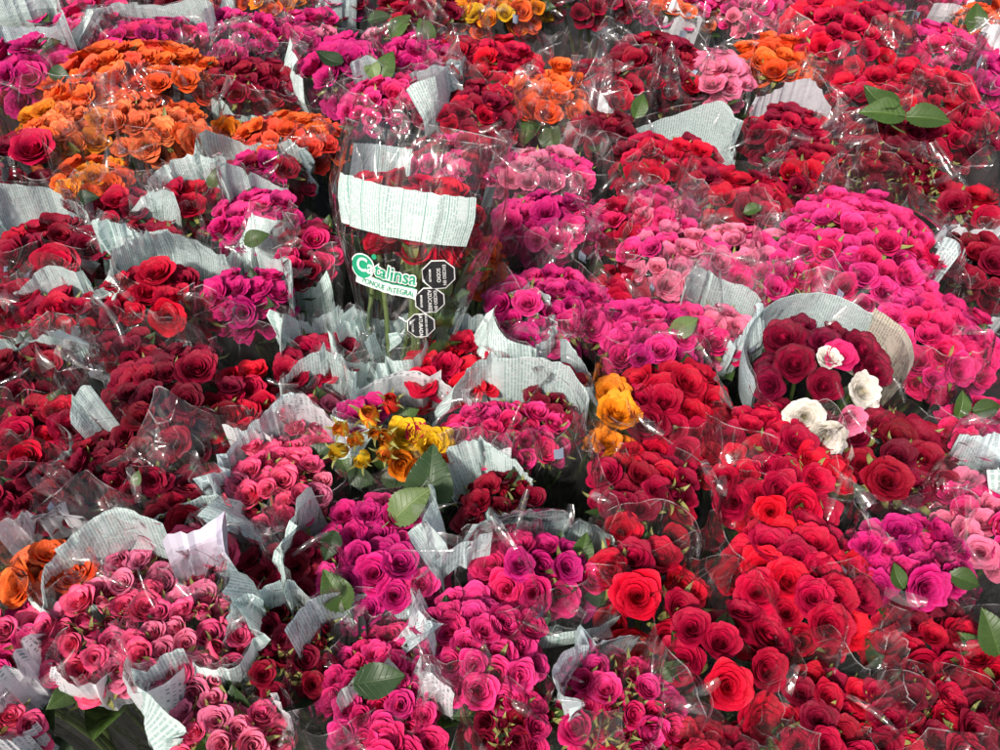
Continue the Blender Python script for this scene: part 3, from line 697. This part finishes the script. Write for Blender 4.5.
B(790, 275, 70, 70, 30, [S, BD, CU], ['cerise', 'hot'], 'cerise bouquet with green tipped buds beside the tall hot pink heap', sepal=.7)
B(978, 208, 66, 44, 32, O, ['red', 'crimson'], 'red bouquet at the frame edge below a broad white printed strip', [(0, 50, .80, .96, 'plain')], film=1, rim=.05)
B(980, 262, 82, 66, 33, O, ['crimson', 'dark'], 'crimson bouquet at the frame edge with paper scraps at its foot', [(0, 60, .80, .92, 'plain'), (270, 30, .84, 1.0, 'grey')])
B(938, 338, 112, 88, 35, O, ['hot', 'cerise'], 'hot pink bouquet of open swirled roses beside the bouquet with cream roses', sepal=.2, film=0)
B(547, 312, 116, 78, 35, [O, CU], ['hot', 'magenta', 'hot'], 'hot pink bouquet of neat roses just beside the black warning seals', sepal=.2, film=0)
B(622, 292, 66, 60, 34, O, ['crimson', 'red'], 'lone crimson bouquet sunk between pink ones under cloudy film', film=1, dz=-.015)
B(652, 336, 104, 66, 34, [O, RF], ['hot', 'magenta'], 'hot pink bouquet with a folded film edge, next to a pale green leaf', film=2, extra=[('leaf', 685, 326, 40, 60, 'light')], marks=2)
B(720, 330, 66, 46, 30, S, ['cerise', 'pink'], 'cerise bouquet nearly hidden by crumpled pale printed film', [(180, 60, .82, 1.0, 'dense'), (40, 40, .82, 1.0, 'grey')], rim=.05)
B(672, 410, 108, 92, 42, O, ['red', 'crimson', 'red'], 'red bouquet of large round roses beside the amber ones', film=0)
B(614, 428, 52, 84, 36, RF, 'amber', 'narrow amber orange bouquet wedged between red ones', fill=True, extra=[(RF, 612, 394, 36, 'amber', .3), (RF, 617, 416, 38, 'amber', .4)])
B(824, 374, 126, 88, 34, O, 'burgundy', 'burgundy and cream mixed bouquet in a printed paper collar', [(195, 62, .82, 1.0, 'dense'), (108, 30, .80, 1.02, 'cream'), (270, 22, .84, .99, 'grey')], rim=.026, dz=.01, film=0, calm=True, crush=.4, extra=[
  (O, 782, 338, 38, 'burgundy', .4), (O, 822, 348, 27, 'burgundy', .3), (O, 793, 366, 36, 'burgundy', .4), (O, 862, 352, 35, 'burgundy', .5), (O, 878, 372, 32, 'burgundy', .6), (O, 838, 362, 30, 'cerise', .4), (O, 824, 388, 28, 'burgundy', .6),
  (RF, 866, 392, 30, 'white', .6), (RF, 808, 412, 34, 'white', .7), (RF, 832, 430, 32, 'white', 1.0), (RF, 826, 364, 22, 'white', .3), (O, 856, 416, 25, 'pink', .9), (O, 768, 382, 30, 'burgundy', .7)])
B(774, 466, 132, 108, 38, O, ['bright', 'red', 'bright'], 'bright red bouquet directly in front of the cream and burgundy one', film=2, rim=.045, sepal=.25)
B(906, 460, 132, 76, 44, O, ['crimson', 'dark', 'crimson'], 'deep crimson bouquet with pale sepals in clear film, near the cream roses', sepal=.5, film=0, rim=.04, panels='r', dz=-.005)
B(986, 432, 78, 60, 33, [RF, S], ['hot', 'cerise'], 'hot pink bouquet at the frame edge beneath two green leaves', extra=[('leaf', 962, 404, 36, 10, 'green'), ('leaf', 988, 408, 36, 80, 'green')], panels=[(0, 60, .84, .97, 'grey')])
B(982, 520, 88, 76, 36, [RF, CU], ['hot', 'pink'], 'bright pink bouquet at the frame edge below silvery printed paper', film=1)
B(645, 498, 100, 90, 38, O, ['red', 'crimson', 'red'], 'red bouquet with a drooping bud in white film, below the amber roses', sepal=.4, film=2, extra=[('bud', 672, 520, 34, 'crimson', 1.0)])
B(912, 566, 112, 76, 36, [O, RF], ['magenta', 'magenta', 'hot'], 'purple magenta bouquet with a slender leaf, among near red ones', extra=[('leaf', 896, 575, 34, -20, 'green'), ('leaf', 966, 580, 40, 110, 'green'), (RF, 928, 592, 48, 'magenta', .7)], sepal=.2, film=0)
B(796, 580, 134, 116, 44, O, ['bright', 'red', 'bright'], 'vivid red bouquet with a bright white glint on its film', film=2, rim=.045)
B(646, 598, 104, 88, 50, O, ['bright', 'red', 'red'], 'red bouquet with the single biggest bright rose, beside deep magenta roses', film=0, extra=[(O, 636, 600, 54, 'bright', .6)], sepal=.3)
B(732, 672, 118, 108, 52, O, ['bright', 'red', 'red'], 'red bouquet of very large swirled roses beside a dark gap', film=0, sepal=.4, extra=[(O, 726, 690, 52, 'bright', .5), (O, 768, 672, 46, 'red', .5), (O, 718, 646, 42, 'red', .4)])
B(622, 712, 116, 76, 36, [CU, S, BD], ['cerise', 'hot'], 'cerise bouquet with many green backed buds at the frame bottom', [(225, 60, .86, 1.0, 'grey')], sepal=.8, film=1)
B(828, 724, 98, 86, 42, O, ['red', 'crimson', 'bright'], 'red bouquet with one pale spiky sepal tuft, at the frame bottom', sepal=.5, film=0)
B(930, 642, 116, 64, 40, O, ['crimson', 'red'], 'dim red bouquet in cloudy film between magenta roses and a big leaf', film=1, dz=-.01)
B(918, 728, 136, 66, 44, O, ['red', 'red', 'crimson'], 'red bouquet crossed by long curling green sepals at the frame bottom', sepal=1.0, film=0)
B(1000, 690, 70, 80, 40, O, ['crimson', 'red'], 'red bouquet cut by the frame edge below a big toothed leaf', film=2, extra=[('leaf', 992, 632, 64, -20, 'green', .02)])
B(708, 758, 90, 50, 40, O, ['crimson', 'red'], 'dim crimson bouquet cut by the frame bottom between red and cerise', film=1)

B(452, 158, 112, 54, 26, RF, ['crimson', 'red', 'hot'], 'crimson bouquet seen through the clear upper half of the branded bag')
B(420, 215, 90, 60, 28, O, ['crimson', 'red'], 'red bouquet standing right behind the branded bag, almost hidden by it')
# ---- the tall bag with the printed brand, leaning on the rest
bot = at(402, 338, HEAD+.02); sc = mpp(bot)
ax = (RT*math.sin(R(9))+UP*math.cos(R(9))*math.cos(R(20))-FWD*math.sin(R(20))).normalized()
rt = (RT*math.cos(R(18))-UP*math.sin(R(18)))
base = bot-ax*.20
Mb = frame(base, ax, right=rt)
L = lambda px_up: .20+px_up*sc/math.cos(R(20))*1.0
Hb = L(106)+.028
root, sl, M = B(0, 0, 0, 0, 40, [O, CU], ['bright', 'bright', 'red'], 'tall clear branded bag of red roses standing above all the others', M=Mb, H=Hb, nstem=14, rx=.088, ry=.056, rows=2, ringout=1.5, nleaf=16, rim=.080, r0=.018, crush=.4, film=2, zb=.0, marks=0, dome=.5, flatrim=True,
  panels=[(-6, 50, .752, .874, 'table'), (222, 26, .80, .93, 'table')])
def on_bag(name, me, cx, cz, rot, off, mat):
    """wrap a flat mesh (metres) on to the front of the bag"""
    c, s_ = math.cos(rot), math.sin(rot)
    vs = []
    for v in me.vertices:
        x, z = v.co.x*c-v.co.y*s_, v.co.x*s_+v.co.y*c
        X, Z = cx+x, cz+z
        v_ = (Z-sl.zb)/(sl.H+sl.rimz(0)-sl.zb)
        lo, hi = -1.5, 1.5
        for _ in range(26):
            mid = (lo+hi)/2
            if sl.pt(mid, v_).x < X: lo = mid
            else: hi = mid
        p = sl.pt(lo, v_, off); vs.append((X, p.y, Z))
    for v, q in zip(me.vertices, vs): v.co = q
    me.materials.clear(); me.materials.append(mat); me.update()
    return link(name, me, root)
def text_mesh(s, size, fat=0.0, sx=1.0, shear=0.0, align='CENTER'):
    cu = bpy.data.curves.new('lettering', 'FONT'); cu.body = s; cu.size = size; cu.align_x = align; cu.align_y = 'CENTER'; cu.offset = fat; cu.shear = shear; cu.resolution_u = 3
    ob = bpy.data.objects.new('lettering', cu); col.objects.link(ob)
    me = bpy.data.meshes.new_from_object(ob.evaluated_get(bpy.context.evaluated_depsgraph_get()))
    bpy.data.objects.remove(ob)
    for v in me.vertices: v.co.x *= sx
    return me
def disc(r, n=28, ell=1.0, ph=0.0, rings=3):
    vs = [(0, 0, 0)]; fs = []
    for k in range(1, rings+1):
        for i in range(n):
            a = i/n*2*PI+ph; vs.append((r*k/rings*math.cos(a), r*k/rings*ell*math.sin(a), 0))
    for i in range(n): fs.append((0, 1+i, 1+(i+1) % n))
    for k in range(rings-1):
        for i in range(n):
            a, b_ = 1+k*n+i, 1+k*n+(i+1) % n; fs.append((a, a+n, b_+n, b_))
    return mesh('disc', vs, fs, smooth=False)
def strip(w, h, nx=14):
    vs, fs = [], []
    for i in range(nx+1):
        x = -w/2+w*i/nx; vs += [(x, -h/2, 0), (x, h/2, 0)]
    for i in range(nx): fs.append((2*i, 2*i+2, 2*i+3, 2*i+1))
    return mesh('strip', vs, fs, smooth=False)
inv = M.inverted()
def bagxy(px, py):
    """bag-front coordinates of a mark seen in the photograph"""
    o = inv @ CAM; d = (inv.to_3x3() @ (at(px, py, 0)-CAM)).normalized()
    yf = -.036
    for _ in range(8):
        t = (yf-o.y)/d.y; p = o+d*t
        v_ = max(0, min(1, (p.z-sl.zb)/(sl.H+sl.rimz(0)-sl.zb)))
        yf = sl.pt(max(-1.2, min(1.2, math.asin(max(-.95, min(.95, p.x/.075))))), v_).y
    return p.x, p.z
k = sc
lr = R(-3)
x, z = bagxy(383, 271); ang = math.atan2(bagxy(412, 281)[1]-bagxy(352, 261)[1], bagxy(412, 281)[0]-bagxy(352, 261)[0])
fs_ = 1.0
x1, z1 = bagxy(363, 265.5)
on_bag('brand_disc', disc(12.6*k), x1, z1, 0, .0024, M_WHITE)
on_bag('brand_disc', disc(11.4*k), x1, z1, 0, .0030, M_GREEN)
FS = 17*k
wide = max(v.co.x for v in text_mesh('Catalinsa', FS, .3*k, .86, align='LEFT').vertices)
FS *= 59*k/wide
ca = max(v.co.x for v in text_mesh('Ca', FS, .3*k, .86, align='LEFT').vertices)+.8*k
x0, z0 = x-27*k*math.cos(ang), z-27*k*math.sin(ang)
xt, zt = x0+ca*math.cos(ang), z0+ca*math.sin(ang)
on_bag('brand_lettering', text_mesh('talinsa', FS, 1.3*k, .86, align='LEFT'), xt, zt, ang, .0036, M_WHITE)
on_bag('brand_lettering', text_mesh('talinsa', FS, .30*k, .86, align='LEFT'), xt, zt, ang, .0044, M_GREEN)
on_bag('brand_lettering', text_mesh('Ca', FS, .35*k, .86, align='LEFT'), x0, z0, ang, .0046, M_WHITE)
x2, z2 = bagxy(375, 256); on_bag('brand_disc', disc(2.6*k, 12), x2, z2, 0, .0042, M_GREEN)
x2, z2 = bagxy(395, 283.5); on_bag('brand_line', strip(40*k, 1.3*k), x2, z2, ang, .0042, M_GREEN)
x2, z2 = bagxy(385, 287); on_bag('brand_banner', strip(61*k, 10.5*k), x2, z2, ang, .0026, M_MINT)
on_bag('brand_lettering', text_mesh('PONQUE INTEGRAL', 7.6*k, .08*k, .76), x2+2.5*k, z2-.8*k, ang, .0038, M_GREEN)
for (px, py, r, body) in ((439, 274, 15.5, ('EXCESO EN', 'SODIO', 'MINSALUD')), (430, 300, 14, ('EXCESO EN', 'AZÚCARES', 'MINSALUD')), (421, 325, 13.5, ('EXCESO EN GRASAS', 'SATURADAS', 'MINSALUD'))):
    x, z = bagxy(px, py)
    q = inv.to_3x3() @ RT
    ra = R(8)
    on_bag('warning_seal', disc(r*k, 8, 1, PI/8+ra), x, z, 0, .0022, M_WHITE)
    on_bag('warning_seal', disc((r-1.1)*k, 8, 1, PI/8+ra), x, z, 0, .0032, M_BLACK)
    for t, dx, sz in ((body[0], 5.5, 4.0 if len(body[0]) < 12 else 2.6), (body[1], .5, 4.6), (body[2], -7, 2.6)):
        me = text_mesh(t, sz*k, .05*k)
        on_bag('seal_lettering', me, x+dx*k*math.cos(ra), z+dx*k*math.sin(ra), -PI/2+ra, .0060, M_WHITE)
# the black eye marks near the mouth of the bag
for px, py, w_, h_, m_ in ((352, 149, 4, 19, M_BLACK), (490, 195, 8, 18, flat('dark_grey_ink', (.08, .09, .09)))):
    x, z = bagxy(px, py)
    on_bag('print_mark', strip(w_*k, h_*k, 2), x, z, R(-2), .003, m_)

# ---- a loose sprig of three leaves lying on the roses
q = at(893, 118, HEAD+.055)
sp = bpy.data.objects.new('leaf_sprig', None); col.objects.link(sp); sp.location = q; sp.empty_display_size = .02
sp['label'] = 'loose sprig of three green leaves lying on the dark red roses'; sp['category'] = 'leaf sprig'
ks = mpp(q)
for dx, dy, rot, size in ((-8, 22, -35, 44), (-10, 4, -82, 46), (34, -4, 100, 44)):
    D = (RT*math.sin(R(rot))+Vector((0, 1, .1))*math.cos(R(rot))).normalized(); Nn = Vector((.1, -.45, 1)); Nn = (Nn-D*Nn.dot(D)).normalized()
    m = Matrix((D.cross(Nn), D, Nn)).transposed().to_4x4(); m.translation = Vector((dx*ks, dy*ks*1.2, .004))
    link('leaf', LEAVES[(dx+40) % 4], sp, LEAF['green'], m @ Matrix.Scale(size*ks, 4))
st = link('stem', STEMS[1], sp, None, frame(Vector((4*ks, -26*ks, 0)), Vector((-6*ks, 58*ks, .004))) @ Matrix.Diagonal((.5, .5, 52*ks, 1)))

# ------------------------------------------------------------------ ground
gm, nt, out = newmat('dark_ground'); n = N(nt)
tc = n('ShaderNodeTexCoord').outputs['Object']
nz = n('ShaderNodeTexNoise', i_Vector=tc, i_Scale=7.0, i_Detail=8.0)
c = n.mix(nz.outputs[0], (0.008, 0.008, 0.009, 1), (0.03, 0.029, 0.028, 1))  # near-black with faint noise mottling
bp = n('ShaderNodeBump', i_Strength=.4, i_Height=nz.outputs[0])
p = n('ShaderNodeBsdfPrincipled', i_Base_Color=c, i_Roughness=.9, i_Normal=bp.outputs[0]); p.inputs['Specular IOR Level'].default_value = .15; nt.links.new(p.outputs[0], out.inputs[0])
go = link('ground', mesh('ground', [(-60, -60, 0), (60, -60, 0), (60, 60, 0), (-60, 60, 0)], [(0, 1, 2, 3)], mats=[gm]))
go['kind'] = 'structure'; go['label'] = 'dark ground between the bouquets'

# ------------------------------------------------------------------ light
w = bpy.data.worlds.new("World"); scene.world = w; w.use_nodes = True
wn = w.node_tree; bg = wn.nodes['Background']
sky = wn.nodes.new('ShaderNodeTexSky'); sky.sky_type = 'NISHITA'; sky.sun_disc = False
EL, AZ = R(46), R(210)
sky.sun_elevation = EL; sky.sun_rotation = AZ; sky.dust_density = 5; sky.air_density = 1.0; sky.ozone_density = 1.0
wn.links.new(sky.outputs[0], bg.inputs[0]); bg.inputs[1].default_value = 0.068
sd = bpy.data.lights.new('sun', 'SUN'); so = bpy.data.objects.new('sun', sd); col.objects.link(so)
sd.energy = 2.6; sd.angle = R(6); sd.color = (1, .95, .88)
dirv = Vector((math.sin(AZ)*math.cos(EL), math.cos(AZ)*math.cos(EL), math.sin(EL)))
so.rotation_euler = dirv.to_track_quat('Z', 'Y').to_euler()
vs_ = scene.view_settings; vs_.view_transform = 'Standard'; vs_.look = 'None'; vs_.gamma = 1; vs_.exposure = 0.78
scene.cycles.max_bounces = 10; scene.cycles.transparent_max_bounces = 40; scene.cycles.diffuse_bounces = 3; scene.cycles.glossy_bounces = 3; scene.cycles.transmission_bounces = 4
scene.cycles.use_denoising = True
